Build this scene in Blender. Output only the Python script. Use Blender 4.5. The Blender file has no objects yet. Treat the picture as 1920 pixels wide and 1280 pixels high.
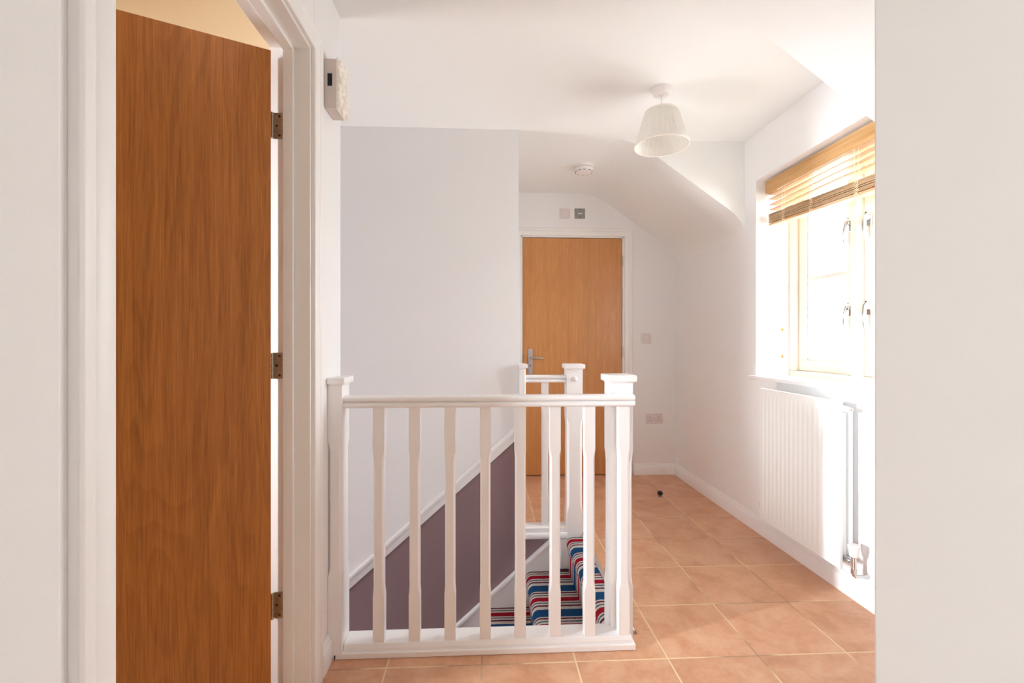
import bpy, bmesh, math, random
from mathutils import Vector, Matrix
random.seed(7)
sc = bpy.context.scene
PI = math.pi

# ------------------------------------------------------------------ camera
cam_d = bpy.data.cameras.new('camera')
cam = bpy.data.objects.new('camera', cam_d)
sc.collection.objects.link(cam)
cam_d.sensor_width = 36.0
cam_d.lens = 860.0 / 1920 * 36
cam_d.shift_x = 12 / 1920
cam_d.clip_start = 0.02
cam.location = (0, 0, 1.15)
cam.rotation_euler = (PI / 2, 0, -math.atan(41 / 860))
sc.camera = cam

# ------------------------------------------------------------------ light
sc.view_settings.view_transform = 'Standard'
sc.view_settings.look = 'None'
sc.view_settings.gamma = 1
sc.view_settings.use_curve_mapping = False
sc.view_settings.exposure = 2.15
sc.render.engine = 'CYCLES'
cy = sc.cycles
cy.max_bounces = 20; cy.diffuse_bounces = 14; cy.glossy_bounces = 6
cy.transmission_bounces = 8; cy.transparent_max_bounces = 12
cy.use_denoising = True
cy.sample_clamp_indirect = 12
cy.caustics_reflective = False; cy.caustics_refractive = False

world = bpy.data.worlds.new('overcast_sky'); sc.world = world
world.use_nodes = True
bg = world.node_tree.nodes['Background']
wn = world.node_tree
_tc = wn.nodes.new('ShaderNodeTexCoord'); _sx = wn.nodes.new('ShaderNodeSeparateXYZ'); _rp = wn.nodes.new('ShaderNodeValToRGB')
wn.links.new(_tc.outputs['Generated'], _sx.inputs[0])
_ma = wn.nodes.new('ShaderNodeMath'); _ma.operation = 'MULTIPLY_ADD'; _ma.inputs[1].default_value = 0.5; _ma.inputs[2].default_value = 0.5
wn.links.new(_sx.outputs[2], _ma.inputs[0]); wn.links.new(_ma.outputs[0], _rp.inputs[0]); wn.links.new(_rp.outputs[0], bg.inputs[0])
_e = _rp.color_ramp.elements
_e[0].position = 0.42; _e[0].color = (0.46, 0.48, 0.475, 1)      # bright ground outside
_e[1].position = 0.53; _e[1].color = (0.94, 0.978, 1.0, 1)      # overcast sky
bg.inputs[1].default_value = 6.6

def portal(name, loc, rot, sx, sy):
    l = bpy.data.lights.new(name, 'AREA'); l.shape = 'RECTANGLE'
    l.size = sx; l.size_y = sy; l.cycles.is_portal = True
    o = bpy.data.objects.new(name, l); sc.collection.objects.link(o)
    o.location = loc; o.rotation_euler = rot
    return o
portal('window_portal', (1.99, 2.26, 1.535), (0, PI / 2, 0), 1.19, 0.92)
portal('bedroom_portal', (-2.26, -2.0, 1.45), (0, -PI / 2, 0), 1.3, 1.2)
portal('side_room_portal', (-3.66, 0.3, 1.45), (0, -PI / 2, 0), 1.3, 0.4)
portal('lower_hall_portal', (-3.75, 2.26, -1.35), (0, -PI / 2, 0), 2.1, 0.9)
# low daylight coming in through the side room's window
wl = bpy.data.lights.new('side_room_daylight', 'AREA'); wl.shape = 'RECTANGLE'; wl.size = 1.1; wl.size_y = 0.16; wl.spread = math.radians(44)
wl.energy = 4.5; wl.color = (0.90, 0.95, 1.0)
wo = bpy.data.objects.new('side_room_daylight', wl); sc.collection.objects.link(wo)
wo.location = (-3.74, 0.30, 1.45); wo.rotation_euler = (0, -PI / 2 + 0.08, 0.33)

# ------------------------------------------------------------------ helpers
def lin(c):
    return tuple(((v / 255) / 12.92 if v / 255 <= 0.04045 else ((v / 255 + 0.055) / 1.055) ** 2.4) for v in c)

class NT:
    def __init__(s, name):
        s.m = bpy.data.materials.new(name); s.m.use_nodes = True
        s.t = s.m.node_tree; s.n = s.t.nodes; s.l = s.t.links
        s.b = s.n['Principled BSDF']
    def put(s, sock, v):
        if v is None: return
        if hasattr(v, 'is_output') or isinstance(v, bpy.types.NodeSocket): s.l.new(v, sock)
        else:
            if isinstance(v, (tuple, list)) and len(v) == 3 and sock.type == 'RGBA': v = (*v, 1)
            sock.default_value = v
    def math(s, op, a, b=None, c=None, clamp=False):
        n = s.n.new('ShaderNodeMath'); n.operation = op; n.use_clamp = clamp
        s.put(n.inputs[0], a); s.put(n.inputs[1], b); s.put(n.inputs[2], c)
        return n.outputs[0]
    def mix(s, f, a, b, mode='MIX'):
        n = s.n.new('ShaderNodeMix'); n.data_type = 'RGBA'; n.blend_type = mode
        s.put(n.inputs[0], f); s.put(n.inputs[6], a); s.put(n.inputs[7], b)
        return n.outputs[2]
    def pos(s): return s.n.new('ShaderNodeNewGeometry').outputs['Position']
    def obj(s): return s.n.new('ShaderNodeTexCoord').outputs['Object']
    def sep(s, v):
        n = s.n.new('ShaderNodeSeparateXYZ'); s.l.new(v, n.inputs[0]); return n.outputs
    def comb(s, x, y, z):
        n = s.n.new('ShaderNodeCombineXYZ')
        for k, v in enumerate((x, y, z)): s.put(n.inputs[k], v)
        return n.outputs[0]
    def mapv(s, v, scale=(1, 1, 1), loc=(0, 0, 0)):
        n = s.n.new('ShaderNodeMapping'); s.l.new(v, n.inputs[0])
        n.inputs['Scale'].default_value = scale; n.inputs['Location'].default_value = loc
        return n.outputs[0]
    def noise(s, v, scale, detail=2, rough=0.5, dist=0.0):
        n = s.n.new('ShaderNodeTexNoise'); s.l.new(v, n.inputs['Vector'])
        n.inputs['Scale'].default_value = scale; n.inputs['Detail'].default_value = detail
        n.inputs['Roughness'].default_value = rough; n.inputs['Distortion'].default_value = dist
        return n.outputs[0]
    def white(s, v):
        n = s.n.new('ShaderNodeTexWhiteNoise'); s.l.new(v, n.inputs[0]); return n.outputs[0]
    def ramp(s, f, stops, mode='LINEAR'):
        n = s.n.new('ShaderNodeValToRGB'); n.color_ramp.interpolation = mode
        e = n.color_ramp.elements
        while len(e) < len(stops): e.new(1)
        for k, (p, c) in enumerate(stops):
            e[k].position = p; e[k].color = (*c, 1)
        s.put(n.inputs[0], f)
        return n.outputs[0]
    def bump(s, h, strength, dist=0.01):
        n = s.n.new('ShaderNodeBump'); s.l.new(h, n.inputs['Height'])
        n.inputs['Strength'].default_value = strength; n.inputs['Distance'].default_value = dist
        s.l.new(n.outputs[0], s.b.inputs['Normal'])
    def done(s, col=None, rough=None, metal=None, spec=None):
        s.put(s.b.inputs['Base Color'], col); s.put(s.b.inputs['Roughness'], rough)
        s.put(s.b.inputs['Metallic'], metal); s.put(s.b.inputs['Specular IOR Level'], spec)
        return s.m

def painted(name, rgb, rough=0.9, peel=0.06, scale=260, spec=0.3, mottle=0.02):
    t = NT(name)
    p = t.pos()
    n = t.noise(p, 1.3, 3)
    c = lin(rgb)
    col = t.mix(n, tuple(v * (1 - mottle) for v in c), tuple(min(1, v * (1 + mottle)) for v in c))
    if peel: t.bump(t.noise(p, scale, 2), peel, 0.004)
    return t.done(col, rough, None, spec)

def plain(name, rgb, rough=0.5, metal=0.0, spec=0.5, wear=0.05, scale=30):
    t = NT(name)
    c = lin(rgb); n = t.noise(t.obj(), scale, 3)
    col = t.mix(n, tuple(v * (1 - wear) for v in c), tuple(min(1, v * (1 + wear)) for v in c))
    return t.done(col, rough, metal, spec)

M = {}
M['wall'] = painted('white_wall_paint', (236, 236, 237), 0.9, 0.03, 200)
M['ceil'] = painted('white_ceiling_paint', (238, 239, 238), 0.95, 0.03, 160)
M['cream'] = painted('cream_wall_paint', (226, 206, 172), 0.9, 0.08, 200)
M['purple'] = painted('mauve_wall_paint', (142, 119, 123), 0.8, 0.08, 200)
M['gloss'] = painted('white_gloss_paint', (240, 239, 240), 0.28, 0.02, 40, 0.5)
M['satin'] = painted('white_satin_paint', (238, 237, 236), 0.42, 0.015, 60, 0.45)
M['rad'] = painted('radiator_enamel', (240, 242, 242), 0.3, 0.0, 60, 0.5)
M['upvc'] = painted('window_frame_paint', (222, 213, 198), 0.35, 0.0, 60, 0.5)
M['plastic'] = plain('white_plastic', (232, 228, 228), 0.4)
M['pinkplastic'] = plain('pale_switch_plastic', (222, 214, 214), 0.45)
M['steel'] = plain('brushed_steel', (190, 190, 192), 0.32, 1.0)
M['hinge'] = plain('aged_hinge_steel', (196, 188, 174), 0.36, 1.0, wear=0.35, scale=60)
M['screw'] = plain('dark_screw_steel', (92, 84, 74), 0.5, 0.9, wear=0.3)
M['chrome'] = plain('chrome', (215, 218, 222), 0.08, 1.0)
M['brass'] = plain('brass', (205, 165, 90), 0.3, 1.0)
M['copper'] = plain('tarnished_copper', (170, 120, 85), 0.4, 0.9)
M['black'] = plain('black_rubber', (22, 21, 21), 0.6)
M['dark'] = plain('dark_recess', (60, 55, 52), 0.7)
M['grey'] = plain('grey_plate', (150, 150, 151), 0.4, 0.2)
M['ivory'] = plain('cream_plaster', (244, 239, 230), 0.7, wear=0.04)
M['boxside'] = plain('pale_grey_plastic', (214, 202, 196), 0.5, wear=0.03)
M['cord'] = plain('cream_cord', (242, 226, 188), 0.8)
M['trimstrip'] = plain('pale_metal_strip', (208, 205, 202), 0.35, 0.6)
M['carpetroom'] = painted('beige_bedroom_carpet', (205, 190, 170), 1.0, 0.3, 500)

def wood(name, dark, mid, light, rough=0.35, ringscale=9.0, sx=1.0, contrast=1.0, seed=0.0):
    t = NT(name)
    o = t.obj()
    q = t.mapv(o, (2.6 * sx, 2.6, 0.34), (seed, seed * 0.3, seed))
    big = t.noise(q, 1.9, 2.0, 0.5, 0.3)
    saw = t.math('FRACT', t.math('MULTIPLY', big, ringscale * 2.2))
    rings = t.math('MULTIPLY', t.math('MULTIPLY', t.math('POWER', saw, 1.6), t.math('SUBTRACT', 1.0, t.math('POWER', saw, 14))), 1.0)
    fib = t.noise(t.mapv(o, (260, 260, 7)), 1.0, 3, 0.65)
    fib2 = t.noise(t.mapv(o, (38, 38, 1.1)), 1.0, 2, 0.5)
    v = t.math('ADD', t.math('MULTIPLY', rings, -0.16 * contrast), t.math('ADD', t.math('MULTIPLY', fib, 0.55), t.math('MULTIPLY', fib2, 0.28)))
    v = t.math('ADD', v, 0.06 * contrast + 0.06)
    col = t.ramp(v, [(0.30, lin(dark)), (0.48, lin(mid)), (0.68, lin(light))])
    t.bump(fib, 0.05, 0.002)
    return t.done(col, rough, None, 0.5)
M['oakdark'] = wood('oak_door_veneer', (142, 84, 28), (172, 106, 42), (200, 130, 60), 0.42, 12, 1.0, 0.55, 3.1)
M['oaklight'] = wood('oak_door_veneer_light', (178, 120, 66), (196, 136, 80), (212, 154, 98), 0.30, 5, 1.0, 0.35, 8.3)
M['blindwood'] = None

def blindwood(nm, c1, c2):
    t = NT(nm)
    o = t.obj()
    n = t.noise(t.mapv(o, (60, 3, 60)), 1.0, 3)
    col = t.ramp(n, [(0.3, lin(c1)), (0.7, lin(c2))])
    t.done(col, 0.4)
    tr = t.n.new('ShaderNodeBsdfTranslucent'); t.l.new(col, tr.inputs[0])
    mx = t.n.new('ShaderNodeMixShader'); mx.inputs[0].default_value = 0.25
    t.l.new(t.b.outputs[0], mx.inputs[1]); t.l.new(tr.outputs[0], mx.inputs[2])
    t.l.new(mx.outputs[0], t.n['Material Output'].inputs[0])
    return t.m
M['blindwood'] = blindwood('honey_blind_valance', (208, 160, 100), (232, 192, 136))
M['slatwood'] = blindwood('pale_blind_slats', (206, 170, 128), (236, 208, 172))

def shade_mat():
    t = NT('pleated_cream_fabric')
    col = t.mix(t.noise(t.obj(), 90, 2), lin((241, 239, 235)), lin((248, 247, 244)))
    t.done(col, 0.9, None, 0.1)
    tr = t.n.new('ShaderNodeBsdfTranslucent'); t.l.new(col, tr.inputs[0])
    mx = t.n.new('ShaderNodeMixShader'); mx.inputs[0].default_value = 0.3
    t.l.new(t.b.outputs[0], mx.inputs[1]); t.l.new(tr.outputs[0], mx.inputs[2])
    t.l.new(mx.outputs[0], t.n['Material Output'].inputs[0])
    return t.m
M['shade'] = shade_mat()

def glass_mat():
    t = NT('window_glass')
    tr = t.n.new('ShaderNodeBsdfTransparent'); tr.inputs[0].default_value = (0.97, 0.98, 0.98, 1)
    gl = t.n.new('ShaderNodeBsdfGlossy'); gl.inputs['Roughness'].default_value = 0.0
    mx = t.n.new('ShaderNodeMixShader')
    mx.inputs[0].default_value = 0.05
    t.l.new(tr.outputs[0], mx.inputs[1]); t.l.new(gl.outputs[0], mx.inputs[2])
    t.l.new(mx.outputs[0], t.n['Material Output'].inputs[0])
    t.n.remove(t.b)
    return t.m
M['glass'] = glass_mat()

def tile_mat():
    t = NT('terracotta_floor_tiles')
    p = t.pos(); x, y, z = t.sep(p)
    u = t.math('DIVIDE', t.math('SUBTRACT', x, 0.667), 0.3365)
    v = t.math('DIVIDE', t.math('SUBTRACT', y, 1.634), 0.3315)
    fu = t.math('ABSOLUTE', t.math('SUBTRACT', t.math('FRACT', u), 0.5))
    fv = t.math('ABSOLUTE', t.math('SUBTRACT', t.math('FRACT', v), 0.5))
    m = t.math('MAXIMUM', fu, fv)
    wob = t.math('MULTIPLY', t.math('SUBTRACT', t.noise(p, 9, 2), 0.5), 0.004)
    grout = t.math('SMOOTHSTEP', t.math('ADD', m, wob), 0.4895, 0.4925) if False else None
    mr = t.n.new('ShaderNodeMapRange'); mr.interpolation_type = 'SMOOTHSTEP'
    t.l.new(t.math('ADD', m, wob), mr.inputs[0])
    mr.inputs[1].default_value = 0.4885; mr.inputs[2].default_value = 0.4925
    grout = mr.outputs[0]
    rnd = t.white(t.comb(t.math('FLOOR', u), t.math('FLOOR', v), 0.0))
    off = t.math('MULTIPLY', rnd, 20)
    q = t.comb(t.math('ADD', x, off), t.math('ADD', y, off), 0.0)
    a = t.noise(q, 6, 4, 0.6, 0.5)
    b = t.noise(q, 45, 3, 0.6)
    s = t.math('ADD', t.math('MULTIPLY', a, 0.75), t.math('MULTIPLY', b, 0.25))
    col = t.ramp(s, [(0.30, lin((190, 137, 103))), (0.5, lin((209, 158, 124))), (0.72, lin((222, 181, 151)))])
    tint = t.math('MULTIPLY_ADD', rnd, 0.10, 0.94)
    hs = t.n.new('ShaderNodeHueSaturation'); t.l.new(col, hs.inputs['Color']); t.l.new(tint, hs.inputs['Value'])
    gcol = t.ramp(t.noise(p, 3.3, 3), [(0.40, lin((176, 142, 112))), (0.52, lin((226, 200, 160)))])
    c = t.mix(grout, hs.outputs[0], gcol)
    r = t.math('MULTIPLY_ADD', grout, 0.4, t.math('MULTIPLY_ADD', b, 0.12, 0.30))
    h = t.math('ADD', t.math('MULTIPLY', grout, -1.0), t.math('MULTIPLY', a, 0.15))
    t.bump(h, 0.35, 0.003)
    return t.done(c, r, None, 0.45)
M['tile'] = tile_mat()

def carpet_mat():
    t = NT('striped_stair_carpet')
    p = t.pos(); x, y, z = t.sep(p)
    yy = t.math('ADD', y, t.math('MULTIPLY', t.math('SUBTRACT', t.noise(p, 60, 2), 0.5), 0.006))
    f = t.math('FRACT', t.math('DIVIDE', t.math('SUBTRACT', 2.531 + 2.27, yy), 0.227))
    B, C, R, D, T = lin((26, 76, 122)), lin((214, 204, 196)), lin((160, 18, 40)), lin((98, 38, 58)), lin((62, 92, 112))
    col = t.ramp(f, [(0.0, B), (0.27, C), (0.31, D), (0.36, C), (0.42, T), (0.46, C), (0.52, R), (0.68, C), (0.73, T), (0.77, C), (0.83, D), (0.89, C)], 'CONSTANT')
    # dark blue band as extra stop is inside the ramp start
    sp = t.noise(p, 420, 2)
    c = t.mix(t.math('MULTIPLY', sp, 0.45), col, t.mix(0.5, col, (0.05, 0.05, 0.07)))
    t.bump(t.noise(p, 650, 2), 0.7, 0.004)
    return t.done(c, 1.0, None, 0.05)
M['carpet'] = carpet_mat()

class MB:
    def __init__(s): s.bm = bmesh.new()
    def _new(s, vs, fs, mi=0):
        V = [s.bm.verts.new(v) for v in vs]
        for f in fs:
            try:
                q = s.bm.faces.new([V[i] for i in f]); q.material_index = mi
            except ValueError: pass
        return V
    def box(s, x0, x1, y0, y1, z0, z1, mi=0):
        x0, x1 = sorted((x0, x1)); y0, y1 = sorted((y0, y1)); z0, z1 = sorted((z0, z1))
        s._new([(x, y, z) for z in (z0, z1) for y in (y0, y1) for x in (x0, x1)],
               [(0, 2, 3, 1), (4, 5, 7, 6), (0, 1, 5, 4), (2, 6, 7, 3), (0, 4, 6, 2), (1, 3, 7, 5)], mi)
        return s
    def prism(s, poly, axis, a, b, mi=0):
        """poly in the plane normal to axis ('X': (y,z), 'Y': (x,z), 'Z': (x,y))"""
        def P(p, t):
            return {'X': (t, p[0], p[1]), 'Y': (p[0], t, p[1]), 'Z': (p[0], p[1], t)}[axis]
        n = len(poly)
        s._new([P(p, a) for p in poly] + [P(p, b) for p in poly],
               [tuple(range(n)), tuple(range(2 * n - 1, n - 1, -1))] + [(i, (i + 1) % n, n + (i + 1) % n, n + i) for i in range(n)], mi)
        return s
    def sweep(s, prof, p0, p1, ua, ub, mi=0):
        p0, p1, ua, ub = map(Vector, (p0, p1, ua, ub)); n = len(prof)
        s._new([p0 + ua * a + ub * b for a, b in prof] + [p1 + ua * a + ub * b for a, b in prof],
               [tuple(range(n)), tuple(range(2 * n - 1, n - 1, -1))] + [(i, (i + 1) % n, n + (i + 1) % n, n + i) for i in range(n)], mi)
        return s
    def rings(s, rings, close=True, mi=0):
        V = [[s.bm.verts.new(v) for v in r] for r in rings]; n = len(V[0])
        for a, b in zip(V, V[1:]):
            for i in range(n):
                q = s.bm.faces.new([a[i], a[(i + 1) % n], b[(i + 1) % n], b[i]]); q.material_index = mi
        if close:
            for r in (V[0], V[-1]):
                q = s.bm.faces.new(r); q.material_index = mi
        return s
    def lathe(s, prof, o, axis=(0, 0, 1), n=32, close=True, mi=0):
        ax = Vector(axis).normalized(); u = ax.orthogonal().normalized(); w = ax.cross(u); o = Vector(o)
        return s.rings([[o + ax * h + (u * math.cos(2 * PI * i / n) + w * math.sin(2 * PI * i / n)) * max(r, 1e-4) for i in range(n)] for r, h in prof], close, mi)
    def cyl(s, p0, p1, r, n=20, mi=0):
        p0, p1 = Vector(p0), Vector(p1); L = (p1 - p0).length
        return s.lathe([(r, 0), (r, L)], p0, p1 - p0, n, True, mi)
    def tube(s, pts, r, n=10, mi=0):
        pts = [Vector(p) for p in pts]; R = []
        for i, p in enumerate(pts):
            d = (pts[min(i + 1, len(pts) - 1)] - pts[max(i - 1, 0)]).normalized()
            ref = Vector((0, 0, 1)) if abs(d.z) < 0.9 else Vector((1, 0, 0))
            u = d.cross(ref).normalized(); w = d.cross(u)
            rr = r[i] if isinstance(r, (list, tuple)) else r
            R.append([p + (u * math.cos(2 * PI * k / n) + w * math.sin(2 * PI * k / n)) * rr for k in range(n)])
        return s.rings(R, True, mi)
    def build(s, name, mats, parent=None, bevel=0.0, segs=2, smooth=False, origin=None):
        me = bpy.data.meshes.new(name)
        bmesh.ops.recalc_face_normals(s.bm, faces=s.bm.faces)
        if origin is not None: bmesh.ops.translate(s.bm, verts=s.bm.verts, vec=-Vector(origin))
        s.bm.to_mesh(me); s.bm.free()
        o = bpy.data.objects.new(name, me); sc.collection.objects.link(o)
        for m in (mats if isinstance(mats, (list, tuple)) else [mats]): me.materials.append(m)
        if origin is not None: o.location = origin
        if parent is not None:
            o.parent = parent
            o.location = o.location - absloc(parent)
        if bevel:
            b = o.modifiers.new('bevel', 'BEVEL'); b.width = bevel; b.segments = segs; b.limit_method = 'ANGLE'
            b.angle_limit = math.radians(32)
        if smooth or bevel:
            for p in me.polygons: p.use_smooth = True
            try: me.set_sharp_from_angle(angle=math.radians(35))
            except Exception: pass
        return o

def absloc(o):
    v = Vector(o.location)
    while o.parent: o = o.parent; v += Vector(o.location)
    return v

def empty(name, loc):
    o = bpy.data.objects.new(name, None); sc.collection.objects.link(o)
    o.empty_display_size = 0.05; o.location = loc
    return o
def tag(o, label, cat, group=None):
    o['label'] = label; o['category'] = cat
    if group: o['group'] = group
    return o
def struct(o, label=None):
    o['kind'] = 'structure'
    if label: o['label'] = label
    return o

# ------------------------------------------------------------------ setting
LW, RW, CZ, FY, SY = -0.562, 1.66, 2.42, 3.90, 2.745
LB = -0.692                       # back face of the left wall
HX0, HX1, HY0, HY1 = -3.70, 0.605, 1.776, SY     # stairwell opening

f = MB()
f.box(LW - 0.13, RW + 0.05, 0.34, HY0, -0.22, 0)
f.box(HX1, RW + 0.05, HY0, FY + 0.1, -0.22, 0)
f.box(0.2, HX1, SY + 0.004, FY + 0.1, -0.22, 0)
struct(f.build('floor', M['tile']), 'terracotta tiled landing floor')
f = MB(); f.box(-2.2, 2.4, -3.0, 0.34, -0.22, 0)
struct(f.build('floor.001', M['carpetroom']))
f = MB(); f.box(-3.6, LW - 0.13, -1.6, HY0, -0.22, 0)
struct(f.build('floor.002', M['carpetroom']))
f = MB(); f.box(HX0, HX1 + 0.1, HY0 - 0.1, SY + 0.1, -2.75, -2.605)
struct(f.build('floor.003', M['tile']))

f = MB()
f.box(-3.7, 2.5, -3.1, FY + 0.1, CZ, CZ + 0.1)
struct(f.build('ceiling', M['ceil']), 'flat white landing ceiling')

# sloping ceilings each side of the dormer
def slope_profile(x0, pts, xe):
    return pts
def smooth_corner(p0, c, p1, n=8):
    out = []
    for i in range(n + 1):
        t = i / n
        out.append(((1 - t) ** 2 * p0[0] + 2 * t * (1 - t) * c[0] + t * t * p1[0], (1 - t) ** 2 * p0[1] + 2 * t * (1 - t) * c[1] + t * t * p1[1]))
    return out
def slope(name, k, xa, za, y0, y1, label):
    L = lambda x: za + k * (x - xa)
    xt = xa + (CZ - za) / k
    top = smooth_corner((xt - 0.12, CZ), (xt, CZ), (xt + 0.12, L(xt + 0.12)))
    zb = L(RW)
    bot = smooth_corner((RW - 0.10, L(RW - 0.10)), (RW, zb), (RW, zb - 0.09))
    poly = top + bot + [(RW + 0.12, zb - 0.09), (RW + 0.12, CZ + 0.02), (xt - 0.12, CZ + 0.02)]
    m = MB(); m.prism(poly, 'Y', y0, y1)
    o = m.build(name, M['ceil'], smooth=True)
    return struct(o, label)
slope('ceiling.001', -0.735, 1.328, 2.172, 0.5, 1.738, 'near sloping ceiling in front of the window dormer')
slope('ceiling.002', -0.70, 1.41, 2.092, 2.845, FY + 0.02, 'far sloping ceiling above the radiator end of the landing')

# right wall with window opening
WY0, WY1, WZ0, WZ1 = 1.80, 2.722, 0.921, 2.13
f = MB()
f.box(RW, RW + 0.3, 0.34, WY0, 0, CZ); f.box(RW, RW + 0.3, WY1, FY + 0.1, 0, CZ)
f.box(RW, RW + 0.3, WY0, WY1, 0, WZ0); f.box(RW, RW + 0.3, WY0, WY1, WZ1, CZ)
struct(f.build('wall_right', M['wall']), 'white wall with the dormer window')

# far wall with door opening
DX0, DX1, DZ = 0.318, 1.206, 2.052
f = MB()
f.box(-0.05, DX0, FY, FY + 0.1, 0, CZ); f.box(DX1, RW, FY, FY + 0.1, 0, CZ); f.box(DX0, DX1, FY, FY + 0.1, DZ, CZ)
f.box(DX0 - 0.05, DX1 + 0.05, FY + 0.1, FY + 0.14, -0.1, DZ + 0.05)  # added unseen backing behind the door leaf, blocks daylight at the gap below
struct(f.build('wall_far', M['wall']), 'white wall at the far end of the landing')

# stairwell back wall: white above the sloping rail, mauve below
WX1 = 0.209
dz = lambda x: 0.590 + (x - 0.179) * 0.8825
XL = 0.179 + (-2.61 - 0.590) / 0.8825
f = MB()
f.prism([(HX0, -2.61), (XL, -2.61), (WX1, dz(WX1)), (WX1, CZ), (HX0, CZ)], 'Y', SY, SY + 0.11, 0)
f.prism([(XL, -2.61), (HX1, -2.61), (HX1, -0.003), (WX1, -0.003), (WX1, dz(WX1))], 'Y', SY, SY + 0.11, 1)
struct(f.build('wall_stairwell', [M['wall'], M['purple']]), 'stairwell wall, white above and mauve below the sloping rail')
f = MB(); f.box(0.09, WX1 - 0.001, SY + 0.11, FY, 0, CZ)
struct(f.build('wall_passage', M['wall']))
f = MB(); f.box(HX1, HX1 + 0.1, HY0 - 0.05, SY + 0.1, -2.61, -0.22)
f.box(HX0 - 0.1, HX0, HY0 - 0.1, SY + 0.11, -0.3, CZ)
f.box(HX0 - 0.1, HX0, HY0 - 0.1, HY0 + 0.04, -2.61, -0.3); f.box(HX0 - 0.1, HX0, SY - 0.04, SY + 0.11, -2.61, -0.3)
struct(f.build('wall_stairwell_end', M['purple']))
f = MB(); f.box(HX0, HX1, HY0 - 0.1, HY0 - 0.004, -2.61, -0.22)
struct(f.build('wall_stairwell_near', M['purple']))

# left wall with door opening, plus side room
LY0, LY1, LZ = 0.695, 1.547, 2.13
f = MB()
f.box(LB, LW, -0.0 + 0.34, LY0, 0, CZ); f.box(LB, LW, LY1, 1.834, 0, CZ); f.box(LB, LW, LY0, LY1, LZ, CZ)
struct(f.build('wall_left', M['wall'], bevel=0.004), 'white wall with the open oak door')
f = MB(); f.box(-3.6, LB, 1.735, 1.770, -0.0, CZ, 0); f.box(-3.6, LB, 1.770, 1.834, -0.0, CZ, 1)
struct(f.build('wall_side_room_far', [M['cream'], M['wall']]))
f = MB()
f.box(-3.72, -3.6, -1.6, 0.1, 0, CZ); f.box(-3.72, -3.6, 0.5, 1.834, 0, CZ)
f.box(-3.72, -3.6, 0.1, 0.5, 0, 0.8); f.box(-3.72, -3.6, 0.1, 0.5, 2.1, CZ)
f.box(-3.72, -2.3, -1.7, -1.6, 0, CZ)
struct(f.build('wall_side_room_left', M['cream']))

# wall the camera looks through (wide opening)
NE, NW, NY0, NY1 = 0.4405, -0.4385, 0.34, 0.50
f = MB(); f.box(NE, RW, NY0, NY1, 0, CZ)
struct(f.build('wall_near_right', M['wall'], bevel=0.005, segs=3), 'near wall edge beside the camera on the right')
f = MB(); f.box(LB, NW, NY0, NY1, 0, CZ)
struct(f.build('wall_near_left', M['wall'], bevel=0.005, segs=3), 'near wall edge beside the camera on the left')
# bedroom behind
f = MB()
f.box(-2.3, -2.2, -3.0, -2.6, 0, CZ); f.box(-2.3, -2.2, -1.4, NY1, 0, CZ); f.box(-2.3, -2.2, -2.6, -1.4, 0, 0.8); f.box(-2.3, -2.2, -2.6, -1.4, 2.1, CZ); f.box(-2.2, LB, 0.30, NY0, 0, CZ)
f.box(2.4, 2.5, -3.0, NY1, 0, CZ); f.box(RW, 2.4, 0.34, NY1, 0, CZ)
f.box(-2.3, 2.5, -3.12, -3.0, 0, CZ)
struct(f.build('wall_bedroom', M['wall']))

# ------------------------------------------------------------------ skirting boards
SK = [(0, 0), (0.018, 0), (0.018, 0.070), (0.015, 0.076), (0.011, 0.079), (0.010, 0.090), (0.006, 0.096), (0, 0.098)]
def skirt(name, p0, p1, out, label=None):
    m = MB(); m.sweep(SK, p0, p1, out, (0, 0, 1))
    return struct(m.build(name, M['gloss'], bevel=0.0015), label)
skirt('baseboard_right', (RW, NY1, 0), (RW, FY, 0), (-1, 0, 0), 'white skirting board below the radiator')
skirt('baseboard_far', (1.289, FY, 0), (RW - 0.018, FY, 0), (0, -1, 0), 'white skirting board below the double socket')
skirt('baseboard_left', (LW, 1.592, 0), (LW, 1.680, 0), (1, 0, 0), 'short skirting board between oak door frame and balustrade')
skirt('baseboard_passage', (WX1, SY + 0.05, 0), (WX1, FY, 0), (1, 0, 0))

# ------------------------------------------------------------------ door casings (trim)
CS = [(0, 0), (0.011, 0), (0.015, 0.004), (0.017, 0.012), (0.017, 0.034), (0.014, 0.040), (0.018, 0.046), (0.018, 0.060), (0.014, 0.066), (0, 0.067)]
# near door frame: lining + stop
f = MB()
LH = 2.10
f.box(LB, LW, LY0, 0.725, 0, LH + 0.03); f.box(LB, LW, 1.517, LY1, 0, LH + 0.03); f.box(LB, LW, 0.725, 1.517, LH, LH + 0.03)
SX0, SX1 = -0.645, -0.612
f.box(SX0, SX1, 0.725, 0.738, 0, LH); f.box(SX0, SX1, 1.504, 1.517, 0, LH); f.box(SX0, SX1, 0.738, 1.504, LH - 0.014, LH)
struct(f.build('trim_1', M['satin'], bevel=0.0015), 'white lining and stop of the open oak door')
def architrave(plane, c0, c1, top, at, out):
    """mitred moulding round a door head; plane 'X' (wall facing +X) or 'Y' (wall facing -Y)"""
    m = MB(); P = lambda h, d, z: (at + out * d, h, z) if plane == 'X' else (h, at + out * d, z)
    m.rings([[P(c0 - b, a, 0) for a, b in CS], [P(c0 - b, a, top + b) for a, b in CS], [P(c1 + b, a, top + b) for a, b in CS], [P(c1 + b, a, 0) for a, b in CS]])
    return m
f = architrave('X', 0.714, 1.524, LH + 0.007, LW, 1)
struct(f.build('trim_2', M['satin'], bevel=0.0015), 'white architrave around the open oak door')
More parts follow.
